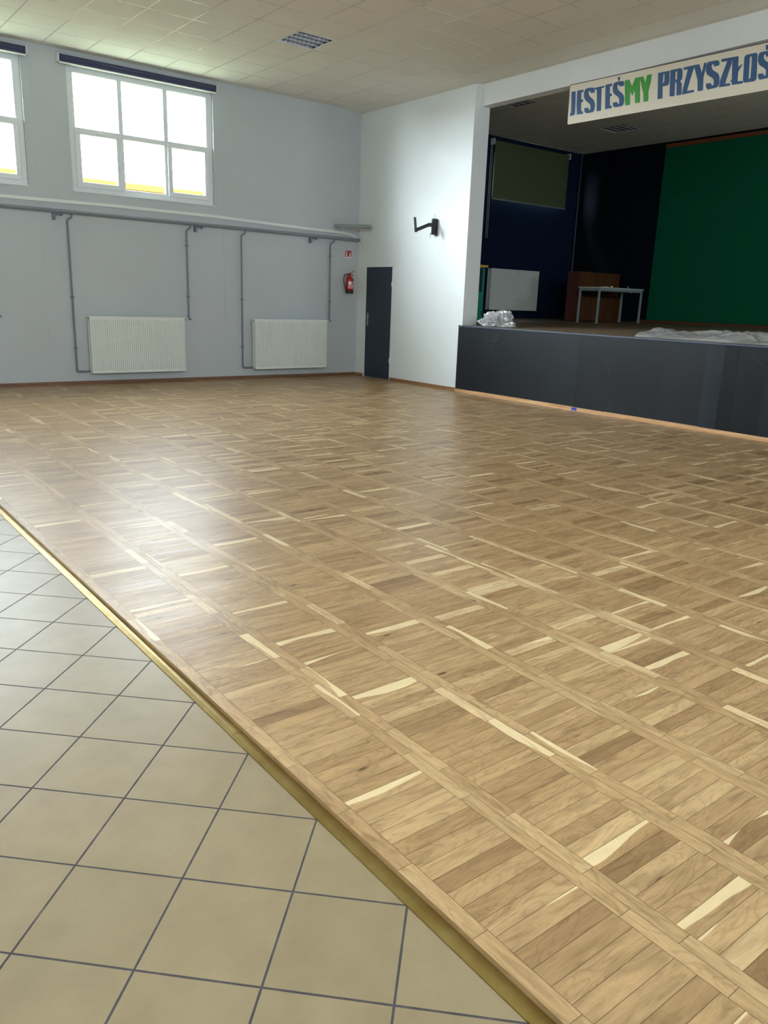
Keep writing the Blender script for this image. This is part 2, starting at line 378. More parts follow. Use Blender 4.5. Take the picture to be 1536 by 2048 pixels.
def glass_mat():
    m = bpy.data.materials.new('window_glass'); m.use_nodes = True
    t = m.node_tree; t.nodes.clear()
    o = nd(t, 'ShaderNodeOutputMaterial'); mx = nd(t, 'ShaderNodeMixShader')
    tr = nd(t, 'ShaderNodeBsdfTransparent'); tr.inputs[0].default_value = (.93, .96, .95, 1)
    gl = nd(t, 'ShaderNodeBsdfGlossy'); gl.inputs['Roughness'].default_value = .02
    fr = nd(t, 'ShaderNodeFresnel')
    bf = nd(t, 'ShaderNodeNewGeometry').outputs['Backfacing']     # same pane seen from inside the glass
    t.links.new(math_(t, 'SUBTRACT', 1.45, math_(t, 'MULTIPLY', bf, 1.45-1/1.45)), fr.inputs[0])
    t.links.new(fr.outputs[0], mx.inputs[0]); t.links.new(tr.outputs[0], mx.inputs[1]); t.links.new(gl.outputs[0], mx.inputs[2])
    t.links.new(mx.outputs[0], o.inputs[0])
    return m
M_GLASS = glass_mat()

def film_mat():
    m = bpy.data.materials.new('clear_plastic_film'); m.use_nodes = True
    t = m.node_tree; t.nodes.clear()
    o = nd(t, 'ShaderNodeOutputMaterial')
    tr = nd(t, 'ShaderNodeBsdfTransparent'); tr.inputs[0].default_value = (.95, .95, .95, 1)
    df = nd(t, 'ShaderNodeBsdfDiffuse'); df.inputs[0].default_value = (.9, .91, .91, 1)
    tl = nd(t, 'ShaderNodeBsdfTranslucent'); tl.inputs[0].default_value = (.8, .81, .81, 1)
    gl = nd(t, 'ShaderNodeBsdfGlossy'); gl.inputs['Roughness'].default_value = .12
    a = nd(t, 'ShaderNodeMixShader', inp={0: .35}); t.links.new(df.outputs[0], a.inputs[1]); t.links.new(tl.outputs[0], a.inputs[2])
    b = nd(t, 'ShaderNodeMixShader', inp={0: .55}); t.links.new(tr.outputs[0], b.inputs[1]); t.links.new(a.outputs[0], b.inputs[2])
    c = nd(t, 'ShaderNodeMixShader'); 
    lw = nd(t, 'ShaderNodeLayerWeight', inp={0: .35})
    t.links.new(math_(t, 'ADD', math_(t, 'MULTIPLY', lw.outputs['Facing'], .5), .2), c.inputs[0])
    t.links.new(b.outputs[0], c.inputs[1]); t.links.new(gl.outputs[0], c.inputs[2])
    t.links.new(c.outputs[0], o.inputs[0])
    return m
M_FILM = film_mat()

# ------------------------------------------------------------------ dimensions of the hall
XL, YB = -12.2, -13.95          # far side and rear wall
H = 4.849                       # suspended ceiling
GX, GY = -.306, -.158           # where its grid starts
XP = -8.22                      # edge of the parquet
ZT = -.020                      # tiled floor lies lower
YO, YO2 = -3.065, -10.85        # stage opening
ZS = 1.115                      # stage height at the front
XB = 6.4                        # back wall of the stage
def zs(x): return ZS + .013*x   # the stage rises slightly to the back
HS = 4.93                       # stage ceiling

# ------------------------------------------------------------------ parquet
def parquet():
    quads = []                  # x0,x1,y0,y1,grain axis
    rnd = random.Random(11)
    def run(x0, x1, step, phase):        # boards along y
        n0 = math.floor((YB - phase)/step)
        y = phase + n0*step
        while y < 0:
            a, b = max(y, YB), min(y+step, 0)
            if b - a > .005: quads.append((x0, x1, a, b, 1))
            y += step
    run(XP, -8.168, .2915, -11.71)
    k = 0; P = .397
    px0 = -8.168
    while px0 < 0:
        px1 = min(-7.865 + P*k, 0)
        ph = -12.027 + rnd.uniform(-.028, .028); w = .0588
        y = ph + math.floor((YB-ph)/w)*w
        while y < 0:
            a, b = max(y, YB), min(y+w, 0)
            if b - a > .004: quads.append((px0, px1, a, b, 0))
            y += w
        if px1 >= 0: break
        s = px1
        e = min(s + .0485, 0); run(s, e, .294, -11.872 + rnd.uniform(-.01, .01))
        if e < 0:
            e2 = min(e + .0485, 0); run(e, e2, .294, -11.725 + rnd.uniform(-.01, .01))
        px0 = s + .097; k += 1
    vs, fs, g, ed, size, rn = [], [], [], [], [], []
    for x0, x1, y0, y1, ax in quads:
        o = len(vs)
        vs += [(x0, y0, 0), (x1, y0, 0), (x1, y1, 0), (x0, y1, 0)]
        fs.append((o, o+1, o+2, o+3))
        L = (x1-x0, y1-y0)
        hx, hy = L[0]/2, L[1]/2
        c = [(-hx, -hy), (hx, -hy), (hx, hy), (-hx, hy)]
        if ax: c = [(b, a) for a, b in c]; L = (L[1], L[0])
        ou, ov = rnd.uniform(-40, 40), rnd.uniform(-40, 40)
        for a, b in c:
            ed += [a, b]; g += [a + ou, b + ov]
        size += [L[0], L[1], 0]
        rn += [min(1, max(0, rnd.gauss(.70, .17) if ax else rnd.gauss(.48, .23))), rnd.random(), rnd.random()]  # strip boards get a paler tone: their grain's sheen painted into the colour
    # solid edge and underside of the raised floor
    o = len(vs)
    vs += [(XP, YB, 0), (XP, 0, 0), (XP, 0, ZT-.03), (XP, YB, ZT-.03), (0, YB, ZT-.03), (0, 0, ZT-.03)]
    fs += [(o, o+1, o+2, o+3), (o+3, o+2, o+5, o+4)]
    for _ in range(2):
        ed += [0, 0, 0, 0, 0, 0, 0, 0]; size += [1, 1, 0]; rn += [.72, .2, .3]
    g += [YB, 0, 0, 0, 0, .02, YB, .02] + [0]*8
    me = bpy.data.meshes.new('floor')
    me.from_pydata(vs, [], fs)
    u = me.uv_layers.new(name='grain'); u.data.foreach_set('uv', g)
    u = me.uv_layers.new(name='edge'); u.data.foreach_set('uv', ed)
    a = me.attributes.new('size', 'FLOAT_VECTOR', 'FACE'); a.data.foreach_set('vector', size)
    a = me.attributes.new('rnd', 'FLOAT_VECTOR', 'FACE'); a.data.foreach_set('vector', rn)
    me.materials.append(M_OAK)
    o = bpy.data.objects.new('floor', me); COL.objects.link(o)
    tag(o, 'oak parquet floor with staggered double strips between short plank panels', kind='structure')
parquet()
tag(MB().box(XL, -8.25, YB, 0, ZT-.05, ZT).build('floor', M_TILE), 'beige ceramic floor tiles laid diagonally with grey joints', kind='structure')

def threshold(y0, y1, dx, label):
    prof = [(-8.2655, ZT+.0003), (-8.2650, -.0165), (-8.2600, -.0130), (-8.2500, -.0105), (-8.2400, -.0105), (-8.2300, -.0125), (XP-.0005, -.0150), (XP-.0005, ZT+.0003)]
    b = MB().prism(prof, lambda a, c, d: (a+dx, d, c), y0, y1)
    o = b.build('brass_strip', M_BRASS, origin=(-8.24, y0, ZT)); tag(o, label, 'threshold strip', 'brass strips along the parquet edge')
    for p in o.data.polygons: p.use_smooth = len(p.vertices) == 4
    md = o.modifiers.new('n', 'EDGE_SPLIT'); md.split_angle = math.radians(38)
threshold(YB+.01, -10.83, -.0012, 'brass threshold strip nearest the camera, between tiles and parquet edge')
threshold(-10.828, -.02, 0, 'long brass threshold strip running on towards the window wall, beyond the joint')

# ------------------------------------------------------------------ walls
WIN = [(-5.36, -3.02), (-8.33, -5.99), (-11.30, -8.96)]
SWIN = (3.52, 5.75, 3.72, 4.62)
ZW0, ZW1 = 2.935, 4.675
TW = .42
b = MB()
xs = XL - .3
for x0, x1 in sorted(WIN):
    b.box(xs, x0, 0, TW, -.05, 5.1)
    b.box(x0, x1, 0, TW, -.05, ZW0)
    b.box(x0, x1, 0, TW, ZW1, 5.1)
    xs = x1
b.box(xs, .10, 0, TW, -.05, 5.1)
# fine plaster beads beside the windows, running down to the skirting
for x in (-2.865, -5.86):
    z = .30
    b.box(x-.004, x+.004, -.003, .002, .33, 4.70)
w = b.build('wall_left', M_WALLW); tag(w, 'pale blue-grey hall wall with the high windows', kind='structure')
b = MB()
b.box(.10, SWIN[0], 0, TW, 0, 5.1); b.box(SWIN[1], XB+.3, 0, TW, 0, 5.1)
b.box(SWIN[0], SWIN[1], 0, TW, 0, SWIN[2]); b.box(SWIN[0], SWIN[1], 0, TW, SWIN[3], 5.1)
tag(b.build('wall_stage_left', M_NAVY), 'dark navy side wall of the stage', kind='structure')

# wall with door and the jamb of the stage opening
DY0, DY1, DZ = -1.100, -.288, 2.080
b = MB()
b.box(0, .33, DY1, 0, -.05, 5.1)
b.box(0, .33, DY0, DY1, DZ, 5.1)
b.box(0, .33, YO, DY0, -.05, 5.1)
b.box(.055, .33, DY0, DY1, -.05, DZ)
tag(b.build('wall_front', M_WALL), 'white wall beside the stage opening', kind='structure')
tag(MB().box(.14, .33, YO2, YO, 4.505, 5.1).build('wall_beam', M_WALL), 'white beam over the stage opening', kind='structure')
tag(MB().box(0, .33, YB, YO2, -.05, 5.1).build('wall_front', M_WALL), 'white wall past the far end of the stage', kind='structure')
RW = [(-11.6, -9.2), (-8.7, -6.3), (-5.6, -4.0)]     # unseen windows added for brightness, in the wall behind the camera
BW = []                 # glazing of the entrance side
RZ, BZ = (RZ0, 4.5), (.05, BZ1)
b = MB(); xs = XL-.3
for x0, x1 in RW:
    b.box(xs, x0, YB-.3, YB, -.05, 5.1); b.box(x0, x1, YB-.3, YB, -.05, RZ[0]); b.box(x0, x1, YB-.3, YB, RZ[1], 5.1); xs = x1
b.box(xs, .33, YB-.3, YB, -.05, 5.1)
tag(b.build('wall_right', M_WALL), kind='structure')
b = MB(); ys_ = YB
for y0, y1 in BW:
    b.box(XL-.3, XL, ys_, y0, -.05, 5.1); b.box(XL-.3, XL, y0, y1, -.05, BZ[0]); b.box(XL-.3, XL, y0, y1, BZ[1], 5.1); ys_ = y1
b.box(XL-.3, XL, ys_, 0, -.05, 5.1)
tag(b.build('wall_rear', M_WALL), kind='structure')
tag(MB().box(XL-.3, XB+.3, YB-.3, TW, -.40, -.06).build('floor', M_GREYM), kind='structure')
def added_window(n, a0, a1, z0, z1, fn):
    t = thing('window_%d' % n, fn(a0, 0, z0), None, None, None, 'structure')
    b = MB(); w_ = .07
    def bar(u0, u1, v0, v1):
        p, q = fn(u0, -.03, v0), fn(u1, .03, v1); b.box(p[0], q[0], p[1], q[1], p[2], q[2])
    bar(a0, a1, z0, z0+w_); bar(a0, a1, z1-w_, z1); bar(a0, a0+w_, z0+w_, z1-w_); bar(a1-w_, a1, z0+w_, z1-w_)
    m_ = (a0+a1)/2; bar(m_-w_/2, m_+w_/2, z0+w_, z1-w_)
    b.build('window_frame', M_PVC, t)
    p, q = fn(a0+w_, -.003, z0+w_), fn(a1-w_, .003, z1-w_)
    MB().box(p[0], q[0], p[1], q[1], p[2], q[2]).build('pane', M_GLASS, t)
for i, (a, c) in enumerate(RW): added_window(5+i, a, c, RZ[0], RZ[1], lambda u, d, v: (u, YB-.12+d, v))
for i, (a, c) in enumerate(BW): added_window(9+i, a, c, BZ[0], BZ[1], lambda u, d, v: (XL-.12+d, u, v))
# stage walls
tag(MB().box(XB, XB+.3, -2.25, TW, 0, 5.1).box(XB+.02, XB+.3, YO2-.5, -2.25, 0, 5.1).build('wall_stage_back', M_BLACKW), 'near-black back wall of the stage', kind='structure')
YR = YO2-.5; RX0, RX1, RZa, RZb = 2.0, 3.7, 2.6, 4.0       # unseen window added to light the stage, in its far side wall
tag(MB().box(.33, RX0, YR-.3, YR, 0, 5.1).box(RX1, XB+.3, YR-.3, YR, 0, 5.1).box(RX0, RX1, YR-.3, YR, 0, RZa).box(RX0, RX1, YR-.3, YR, RZb, 5.1).build('wall_stage_right', M_NAVY), kind='structure')
added_window(12, RX0, RX1, RZa, RZb, lambda u, d, v: (u, YR-.12+d, v))
g = thing('green_backdrop', (XB, -6.6, zs(XB)), 'green backdrop panel covering the back wall of the stage', 'backdrop')
MB().box(XB-.03, XB, YO2-.48, -2.255, zs(XB)+.055, 4.80).build('panel', M_GREEN, g)
MB().box(XB-.045, XB, YO2-.48, -2.255, 4.80, 4.875).build('top_strip', simple('orange_brown_wood', (120, 66, 34), .6), g)
tag(MB().box(XB-.045, XB-.031, YO2-.48, -2.0, zs(XB)-.01, zs(XB)+.05).build('baseboard_stage', simple('brown_wood', (98, 62, 36), .6)), kind='structure')

# ------------------------------------------------------------------ ceilings
def ceiling(name, x1, y1, x0, y0, z, skip, label):
    """tiles hang a little below the visible bars, from (x1,y1) towards -x,-y"""
    b = MB(); s = .6; g = .019
    nx = math.ceil((x1-x0)/s); ny = math.ceil((y1-y0)/s)
    for i in range(nx):
        for j in range(ny):
            if (i, j) in skip: continue
            a1, a0 = x1-s*i-g/2, max(x1-s*(i+1)+g/2, x0)
            c1, c0 = y1-s*j-g/2, max(y1-s*(j+1)+g/2, y0)
            if a1-a0 > .02 and c1-c0 > .02:
                b.box(a0, a1, c0, c1, z, z+.014)
    o = b.build(name, M_TILEC); tag(o, label, kind='structure')
    b = MB()
    for i in range(nx+1):
        x = x1 - s*i
        if x < x0-.01: continue
        b.box(x-.0075, x+.0075, y0, y1, z+.0005, z+.02)
    for j in range(ny+1):
        y = y1 - s*j
        if y < y0-.01: continue
        b.box(x0, x1, y-.0075, y+.0075, z+.001, z+.0205)
    q = b.build('grid_bars', M_TBAR); q.parent = o
    return o
ceiling('ceiling', GX, GY, XL, YB, H, {(4, 4), (4, 8)}, 'suspended ceiling of off-white square tiles over the hall')
b = MB()
b.add([(GX, YB, H), (GX, GY, H), (0, GY, 4.808), (0, YB, 4.808), (.15, YO, 4.822), (.15, YO2, 4.822), (0, YO, 4.808), (0, YO2, 4.808), (0, 0, 4.808), (GX, 0, H), (XL, GY, H), (XL, 0, H)],
      [(0, 1, 2, 3), (6, 4, 5, 7), (1, 9, 8, 2), (10, 11, 9, 1)])
tag(b.build('ceiling', M_SOFFIT), 'plain plaster border around the tiled ceiling', kind='structure')
tag(MB().box(XL-.3, XB+.3, YB-.3, TW, 5.1, 5.2).build('ceiling', M_SOFFIT), kind='structure')
# stage ceiling, bays left open for the fittings
SG = (1.98 + 1.2 + .0, -.2)
sx1, sy1 = 1.38 + .6*8, -2.0 + .6*3
ceiling('ceiling', sx1+.6, sy1+.6, .33, YO2-.5, HS, {(8, 4), (3, 4), (3, 8)}, 'suspended tile ceiling over the stage')

# ------------------------------------------------------------------ ceiling fittings
def louvre(cx, cy, z, label, group):
    t = thing('ceiling_light', (cx, cy, z), label, 'ceiling light', group)
    h = .298
    f = MB()
    f.box(cx-h, cx+h, cy-h, cy-h+.022, z-.002, z+.012); f.box(cx-h, cx+h, cy+h-.022, cy+h, z-.002, z+.012)
    f.box(cx-h, cx-h+.022, cy-h+.022, cy+h-.022, z-.002, z+.012); f.box(cx+h-.022, cx+h, cy-h+.022, cy+h-.022, z-.002, z+.012)
    f.build('frame', M_WHITE, t)
    hb = MB(); i = h-.02
    hb.box(cx-i, cx+i, cy-i, cy+i, z+.095, z+.105)
    hb.box(cx-i-.004, cx-i, cy-i, cy+i, z+.012, z+.1); hb.box(cx+i, cx+i+.004, cy-i, cy+i, z+.012, z+.1)
    hb.box(cx-i, cx+i, cy-i-.004, cy-i, z+.012, z+.1); hb.box(cx-i, cx+i, cy+i, cy+i+.004, z+.012, z+.1)
    hb.build('housing', M_LBOX, t)
    for k in range(4):
        y = cy - i + (k+.5)*2*i/4
        MB().tube([(cx-i+.01, y, z+.068), (cx+i-.01, y, z+.068)], .011, 10).build('tube_lamp', M_TUBE, t)
    r = MB()
    for k in range(5):
        y = cy - i + k*2*i/4
        wt, wb = .020, .005
        r.prism([(y-wt, z+.055), (y-wb, z+.003), (y+wb, z+.003), (y+wt, z+.055)], lambda a, c, d: (d, a, c), cx-i, cx+i)
    r.build('reflector', M_ALU, t)
    c = MB()
    for k in range(1, 8):
        x = cx - i + k*2*i/8
        c.prism([(x-.007, z+.050), (x-.0015, z+.004), (x+.0015, z+.004), (x+.007, z+.050)], lambda a, c_, d: (a, d, c_), cy-i, cy+i)
    c.build('cross_blades', M_ALU, t)
def grille(cx, cy, z, label, group):
    t = thing('ceiling_grille', (cx, cy, z), label, 'ceiling grille', group)
    h = .298; m = simple('grille_white', (214, 206, 188), .5)
    f = MB()
    f.box(cx-h, cx+h, cy-h, cy-h+.02, z-.002, z+.012); f.box(cx-h, cx+h, cy+h-.02, cy+h, z-.002, z+.012)
    f.box(cx-h, cx-h+.02, cy-h, cy+h, z-.002, z+.012); f.box(cx+h-.02, cx+h, cy-h, cy+h, z-.002, z+.012)
    f.build('frame', m, t)
    MB().box(cx-h+.02, cx+h-.02, cy-h+.02, cy+h-.02, z+.05, z+.06).build('backing', M_LBOX, t)
    b = MB(); n = 22
    for k in range(1, n):
        q = -h+.02 + k*2*(h-.02)/n
        b.box(cx+q-.0065, cx+q+.0065, cy-h+.02, cy+h-.02, z, z+.010)
        b.box(cx-h+.02, cx+h-.02, cy+q-.0065, cy+q+.0065, z+.0005, z+.0105)
    b.build('mesh', m, t)
louvre(-3.006, -2.858, H, 'square louvred light fitting set in the hall ceiling', None)
grille(-3.006, -5.258, H, 'pale perforated square grille at the top edge of the hall ceiling', None)
louvre(1.68, -2.30, HS, 'dark louvred light over the front left of the stage, by the beam', 'louvred lights over the stage')
louvre(4.68, -2.30, HS, 'dark louvred light over the rear of the stage, below the banner', 'louvred lights over the stage')
grille(4.68, -4.70, HS, 'pale grille fitting in the stage ceiling, right of the dark louvred one', None)

# ------------------------------------------------------------------ windows
def window(n, x0, x1, z0=ZW0, z1=ZW1):
    t = thing('window_%d' % n, (x0, 0, z0), ['white six-pane window wholly in view above the left radiator', 'white six-pane window cut by the left edge of the photo', 'white six-pane window further along the window wall'][n-1], None, None, 'structure')
    gx = [(x0+.11, x0+.77), (x0+.84, x0+1.50), (x0+1.575, x0+2.235)]
    f = MB(); ya, yb = .055, .125
    zt0, zt1 = 3.765, 3.838
    f.box(x0, x1, ya, yb, z1-.09, z1); f.box(x0, x1, ya, yb, z0, z0+.095)
    f.box(x0, gx[0][0], ya, yb, z0+.095, z1-.09); f.box(gx[2][1], x1, ya, yb, z0+.095, z1-.09)
    f.box(gx[0][1], gx[1][0], ya, yb, z0+.095, z1-.09); f.box(gx[1][1], gx[2][0], ya, yb, z0+.095, z1-.09)
    for a, c in gx: f.box(a, c, ya, yb, zt0, zt1)
    f.build('window_frame', M_PVC, t, bevel=.006)
    g = MB()
    for i, (a, c) in enumerate(gx):
        g.box(a-.008, c+.008, .088, .092, zt1-.008, z1-.082)
        g.box(a-.008, c+.008, .088, .092, z0+.087, zt0+.008)
    g.build('pane', M_GLASS, t)
    for i in (0, 2):
        a, c = gx[i]; a -= .028; c += .028
        s = MB(); y0, y1 = .028, .086
        w_ = .086 if i == 0 else .075
        s.box(a, c, y0, y1, zt0-.02, zt1-.004); s.box(a, c, y0, y1, z0+.065, z0+.140)
        s.box(a, a+w_, y0, y1, z0+.14, zt0-.02); s.box(c-w_, c, y0, y1, z0+.14, zt0-.02)
        so = s.build('sash', M_PVC, t, bevel=.006)
        hm = (a+c)/2 + .06
        sub(MB().box(hm-.065, hm+.065, .012, .028, zt0+.005, zt0+.022), 'handle', M_WHITE, so)
    MB().box(x0, x1, -.012, .06, z0-.014, z0+.001).build('sill', M_PVC, t)
    MB().box(x0-.02, x1+.02, .13, TW+.04, z0-.02, z0+.0).build('outer_sill', M_GREYM, t)
for n, (x0, x1) in enumerate(WIN): window(n+1, x0, x1)
sw = thing('window_4', (SWIN[0], 0, SWIN[2]), None, None, None, 'structure')
MB().box(SWIN[0], SWIN[1], .05, .12, SWIN[2], SWIN[2]+.09).box(SWIN[0], SWIN[1], .05, .12, SWIN[3]-.09, SWIN[3]).box(SWIN[0], SWIN[0]+.09, .05, .12, SWIN[2]+.09, SWIN[3]-.09).box(SWIN[1]-.09, SWIN[1], .05, .12, SWIN[2]+.09, SWIN[3]-.09).build('window_frame', M_PVC, sw)
MB().box(SWIN[0]+.09, SWIN[1]-.09, .083, .087, SWIN[2]+.09, SWIN[3]-.09).build('pane', M_GLASS, sw)

# rolled-up blinds over the hall windows
def roller(x0, x1, label):
    zc = 4.715
    t = thing('roller_blind', (x0, -.06, zc-.06), label, 'roller blind', 'rolled-up blinds over the hall windows')
    MB().tube([(x0+.015, -.062, zc+.012), (x1-.015, -.062, zc+.012)], .042, 20).tube([(x0+.015, -.072, zc-.032), (x1-.015, -.072, zc-.032)], .020, 12).build('fabric_roll', M_BLINDROLL, t)
    for x in (x0, x1-.012):
        MB().box(x, x+.012, -.112, -.001, zc-.052, zc+.056).build('end_bracket', M_WHITE, t, bevel=.003)
    MB().box(x0+.012, x1-.012, -.095, -.045, zc-.068, zc-.053).build('bottom_bar', M_WHITE, t)
roller(-5.485, -2.985, 'rolled-up navy blind above the fully visible window')
roller(-8.455, -5.912, 'rolled-up navy blind above the window at the left edge')

# ------------------------------------------------------------------ heating pipes
PZ = 2.597
def pz(x): return 2.612 + (-.012)*((x+6.4)/3.2) if x < -3.2 else 2.600 - .026*((x+3.2)/3.2)
t = thing('heating_pipe', (-12, -.10, pz(-6.4)), 'long grey heating pipe running under the windows to the corner', 'pipe')
MB().tube([(x, -.10, pz(x)) for x in (XL+.02, -9, -6.4, -4.8, -3.2, -1.6, -.045)], .0275, 16).build('pipe', M_PIPE, t)
MB().tube([(-.046, -.10, pz(0)), (-.012, -.10, pz(0))], .018, 14).build('end_cap', M_WHITE, t)
for i, x in enumerate((-5.655, -3.375, -1.095)):
    bt = thing('pipe_bracket', (x, -.05, pz(x)-.1), ['small wall bracket holding the grey pipe, left of the first drop pipe', 'small wall bracket holding the grey pipe, between the two radiators', 'small wall bracket holding the grey pipe, nearest the corner'][i], 'bracket', 'brackets under the heating pipe')
    z = pz(x)
    MB().box(x-.045, x-.010, -.075, 0, z-.125, z-.026).build('plate', M_DPIPE, bt)
    MB().box(x-.010, x+.075, -.085, -.02, z-.055, z-.038).tube([(x+.08, -.085, z-.047), (x+.08, -.02, z-.047)], .017, 10).build('clamp', M_DPIPE, bt)
def drop(x, z1, foot, collars, label, group='pipes dropping to the radiators', top=None):
    z0 = pz(x)
    t = thing('drop_pipe', (x, -.055, z1), label, 'pipe', group)
    p = [(x+.055, -.10, z0-.02), (x+.055, -.095, z0-.06), (x+.045, -.075, z0-.085), (x+.012, -.058, z0-.105), (x, -.055, z0-.135), (x, -.055, z1+.03)]
    if foot > 0: p += [(x+.006, -.055, z1+.008), (x+.03, -.055, z1), (x+foot, -.055, z1)]
    else: p += [(x+.001, -.055, z1)]
    MB().tube(p, .0145, 12).build('pipe', M_DPIPE, t)
    for z in collars:
        MB().tube([(x-.033, -.055, z), (x+.033, -.055, z)], .009, 8).lathe((x, -.055, z), [(.0145, -.012), (.021, -.010), (.021, .010), (.0145, .012)], 14).tube([(x, -.055, z), (x, -.001, z)], .006, 8).build('collar', M_DPIPE, t)
    if foot < 0:
        MB().tube([(x+.045, -.055, z1), (x-.03, -.055, z1)], .014, 10).build('elbow', M_DPIPE, t)
        MB().lathe((x-.045, -.075, z1-.013), [(.001, 0), (.017, 0), (.017, .026), (.001, .026)], 12).build('valve', M_WHITE, t)
    return t
drop(-5.495, .215, .20, (1.363, .583), 'long grey drop pipe left of the left radiator')
drop(-3.572, 1.055, -1, (2.251, 1.43), 'short grey drop pipe at the right end of the left radiator')
drop(-2.556, .210, .20, (1.404, .58), 'long grey drop pipe left of the right radiator')
drop(-.690, 1.055, -1, (2.25, 1.418), 'short grey drop pipe at the right end of the right radiator')
drop(-6.590, 1.055, -1, (2.25, 1.43), 'grey drop pipe just showing at the left edge of the photo')

# white cable duct along the wall, its free end sagging by the corner
dp = [(-12.1, 2.75), (-6.4, 2.75), (-4.7, 2.765), (-3.1, 2.757), (-1.35, 2.708), (-.45, 2.690), (-.24, 2.672), (-.11, 2.640), (-.06, 2.612)]
b = MB()
for i in range(len(dp)-1):
    (xa, za), (xb, zb) = dp[i], dp[i+1]
    b.add([(xa, -.001, za-.023), (xa, -.028, za-.023), (xa, -.028, za+.023), (xa, -.001, za+.023), (xb, -.001, zb-.023), (xb, -.028, zb-.023), (xb, -.028, zb+.023), (xb, -.001, zb+.023)],
          [(0, 1, 5, 4), (1, 2, 6, 5), (2, 3, 7, 6), (3, 0, 4, 7)] + ([(3, 2, 1, 0)] if i == 0 else []) + ([(4, 5, 6, 7)] if i == len(dp)-2 else []))
tag(b.build('cable_duct', M_DUCT, origin=(-6, 0, 2.7)), 'long white cable duct on the wall above the heating pipe', 'cable duct')

# ------------------------------------------------------------------ radiators
def radiator(x0, x1, z0, z1, yf, label, group, side=.0, m=M_WHITE):
    """front panel at yf, convector and rear panel behind"""
    t = thing('radiator', (x0, 0, z0), label, 'radiator', group)
    p = MB(); th = .018
    n = round((x1-x0)/.0333); pw = (x1-x0)/n
    p.box(x0, x1, yf+.010, yf+th+.004, z0, z1)
    p.box(x0, x1, yf-.004, yf+.010, z1-.030, z1); p.box(x0, x1, yf-.004, yf+.010, z0, z0+.028)
    for k in range(n):
        xa = x0 + k*pw
        pts = [(xa+pw*.08, yf+.010), (xa+pw*.20, yf-.006), (xa+pw*.66, yf-.006), (xa+pw*.78, yf+.010)]
        p.prism(pts, lambda a, c, d: (a, c, d), z0+.045, z1-.05)
    fo = p.build('front_panel', m, t)
    yb = -.045
    MB().box(x0-.0, x1, yb-.018, yb, z0, z1).build('rear_panel', m, t)
    for x in (x0+.004, x1-.012):
        MB().box(x, x+.008, yf+th+.005, yb-.019, z0+.02, z1-.004).build('side_cover', m, t)
    c = MB()
    q = x0+.03; 
    while q < x1-.03:
        c.box(q, q+.003, yf+th+.005, yb-.021, z0+.06, z1-.03); q += .045
    c.build('convector', m, t)
    for x in (x0+.25, x1-.25):
        MB().box(x-.012, x+.012, yb+.001, -.001, z0+.1, z1-.1).build('mounting_bracket', m, t)
    MB().tube([(x0+.03, (yf+yb)/2, z1-.03), (x0-.012, (yf+yb)/2, z1-.03)], .012, 10).build('vent_plug', M_GREYM, t)
    return t
r1 = radiator(-5.285, -3.700, .188, 1.078, -.165, 'white ribbed panel radiator under the fully visible window, the left one', 'ribbed radiators on the window wall')
r2 = copy_tree(r1); r2.location = (-2.352, 0, .183)
r2.scale = (1.548/1.585, 1, 1)
r2['label'] = 'white ribbed panel radiator nearer the corner, left of the fire extinguisher'
radiator(3.500, 5.050, 1.352, 2.238, -.17, 'white ribbed radiator on the navy side wall of the stage', None)
MB  # stage radiator pipe
tag(MB().tube([(5.13, -.04, 2.70), (5.13, -.04, 2.24), (5.06, -.07, 2.22)], .012, 8).build('drop_pipe', M_NAVY, origin=(5.13, 0, 2.2)), 'thin dark pipe above the right end of the stage radiator', 'pipe')
tag(MB().tube([(6.33, -.05, zs(6.3)), (6.33, -.05, HS)], .03, 12).build('riser_pipe', simple('navy_gloss', (24, 38, 62), .5), origin=(6.33, -.05, zs(6.3))), 'dark glossy riser pipe in the back corner of the stage', 'pipe')

# ------------------------------------------------------------------ door
d = thing('door_1', (0, DY0, 0), 'narrow dark navy door in the white wall', None, None, 'structure')
MB().box(.004, .046, DY0+.004, DY1-.004, .012, DZ-.004).build('door_leaf', M_DOOR, d, bevel=.002)
for z in (.37, 1.77):
    MB().tube([(-.006, DY0-.003, z-.045), (-.006, DY0-.003, z+.045)], .010, 10).build('hinge', M_WHITE, d)
hy = DY1-.075
h = MB().box(-.004, .004, hy-.020, hy+.020, .985, 1.225).build('handle_plate', M_CHROME, d, bevel=.002)
sub(MB().tube([(-.004, hy, 1.155), (-.045, hy, 1.155), (-.05, hy-.02, 1.155), (-.05, hy-.115, 1.152)], .008, 10), 'door_handle', M_CHROME, h)
MB().box(-.004, .0, DY0-.03, DY0, 0, DZ+.03).box(-.004, .0, DY1, DY1+.03, 0, DZ+.03).box(-.004, 0, DY0, DY1, DZ, DZ+.03).build('door_frame', M_WALL, d)

# ------------------------------------------------------------------ baseboards
tag(MB().box(XL, -8.3, -.014, 0, ZT, .055).box(XP, -.0, -.014, 0, 0, .058).build('baseboard_left', M_SKIRT), 'brown wooden skirting under the window wall', kind='structure')
tag(MB().box(-.014, 0, DY1+.03, -.014, 0, .058).box(-.014, 0, YO+.045, DY0-.03, 0, .058).build('baseboard_front', M_SKIRTY), 'wooden skirting beside the dark door', kind='structure')
b = MB(); ys = [YO+.04, -3.53, -5.60, -6.16, -7.62, -9.4, YO2]
for i in range(len(ys)-1):
    b.box(-.056, -.0405, ys[i+1]+.0015, ys[i], 0, .052 + (.004 if i % 2 else 0))
tag(b.build('baseboard_stage', M_SKIRTN), 'light new wood skirting along the stage front', kind='structure')
tag(MB().box(-.0575, -.056, -5.675, -5.580, .008, .046).build('tape_piece', M_BLUETAPE, origin=(-.056, -5.63, .01)), 'small piece of blue tape on the light skirting of the stage', 'tape')

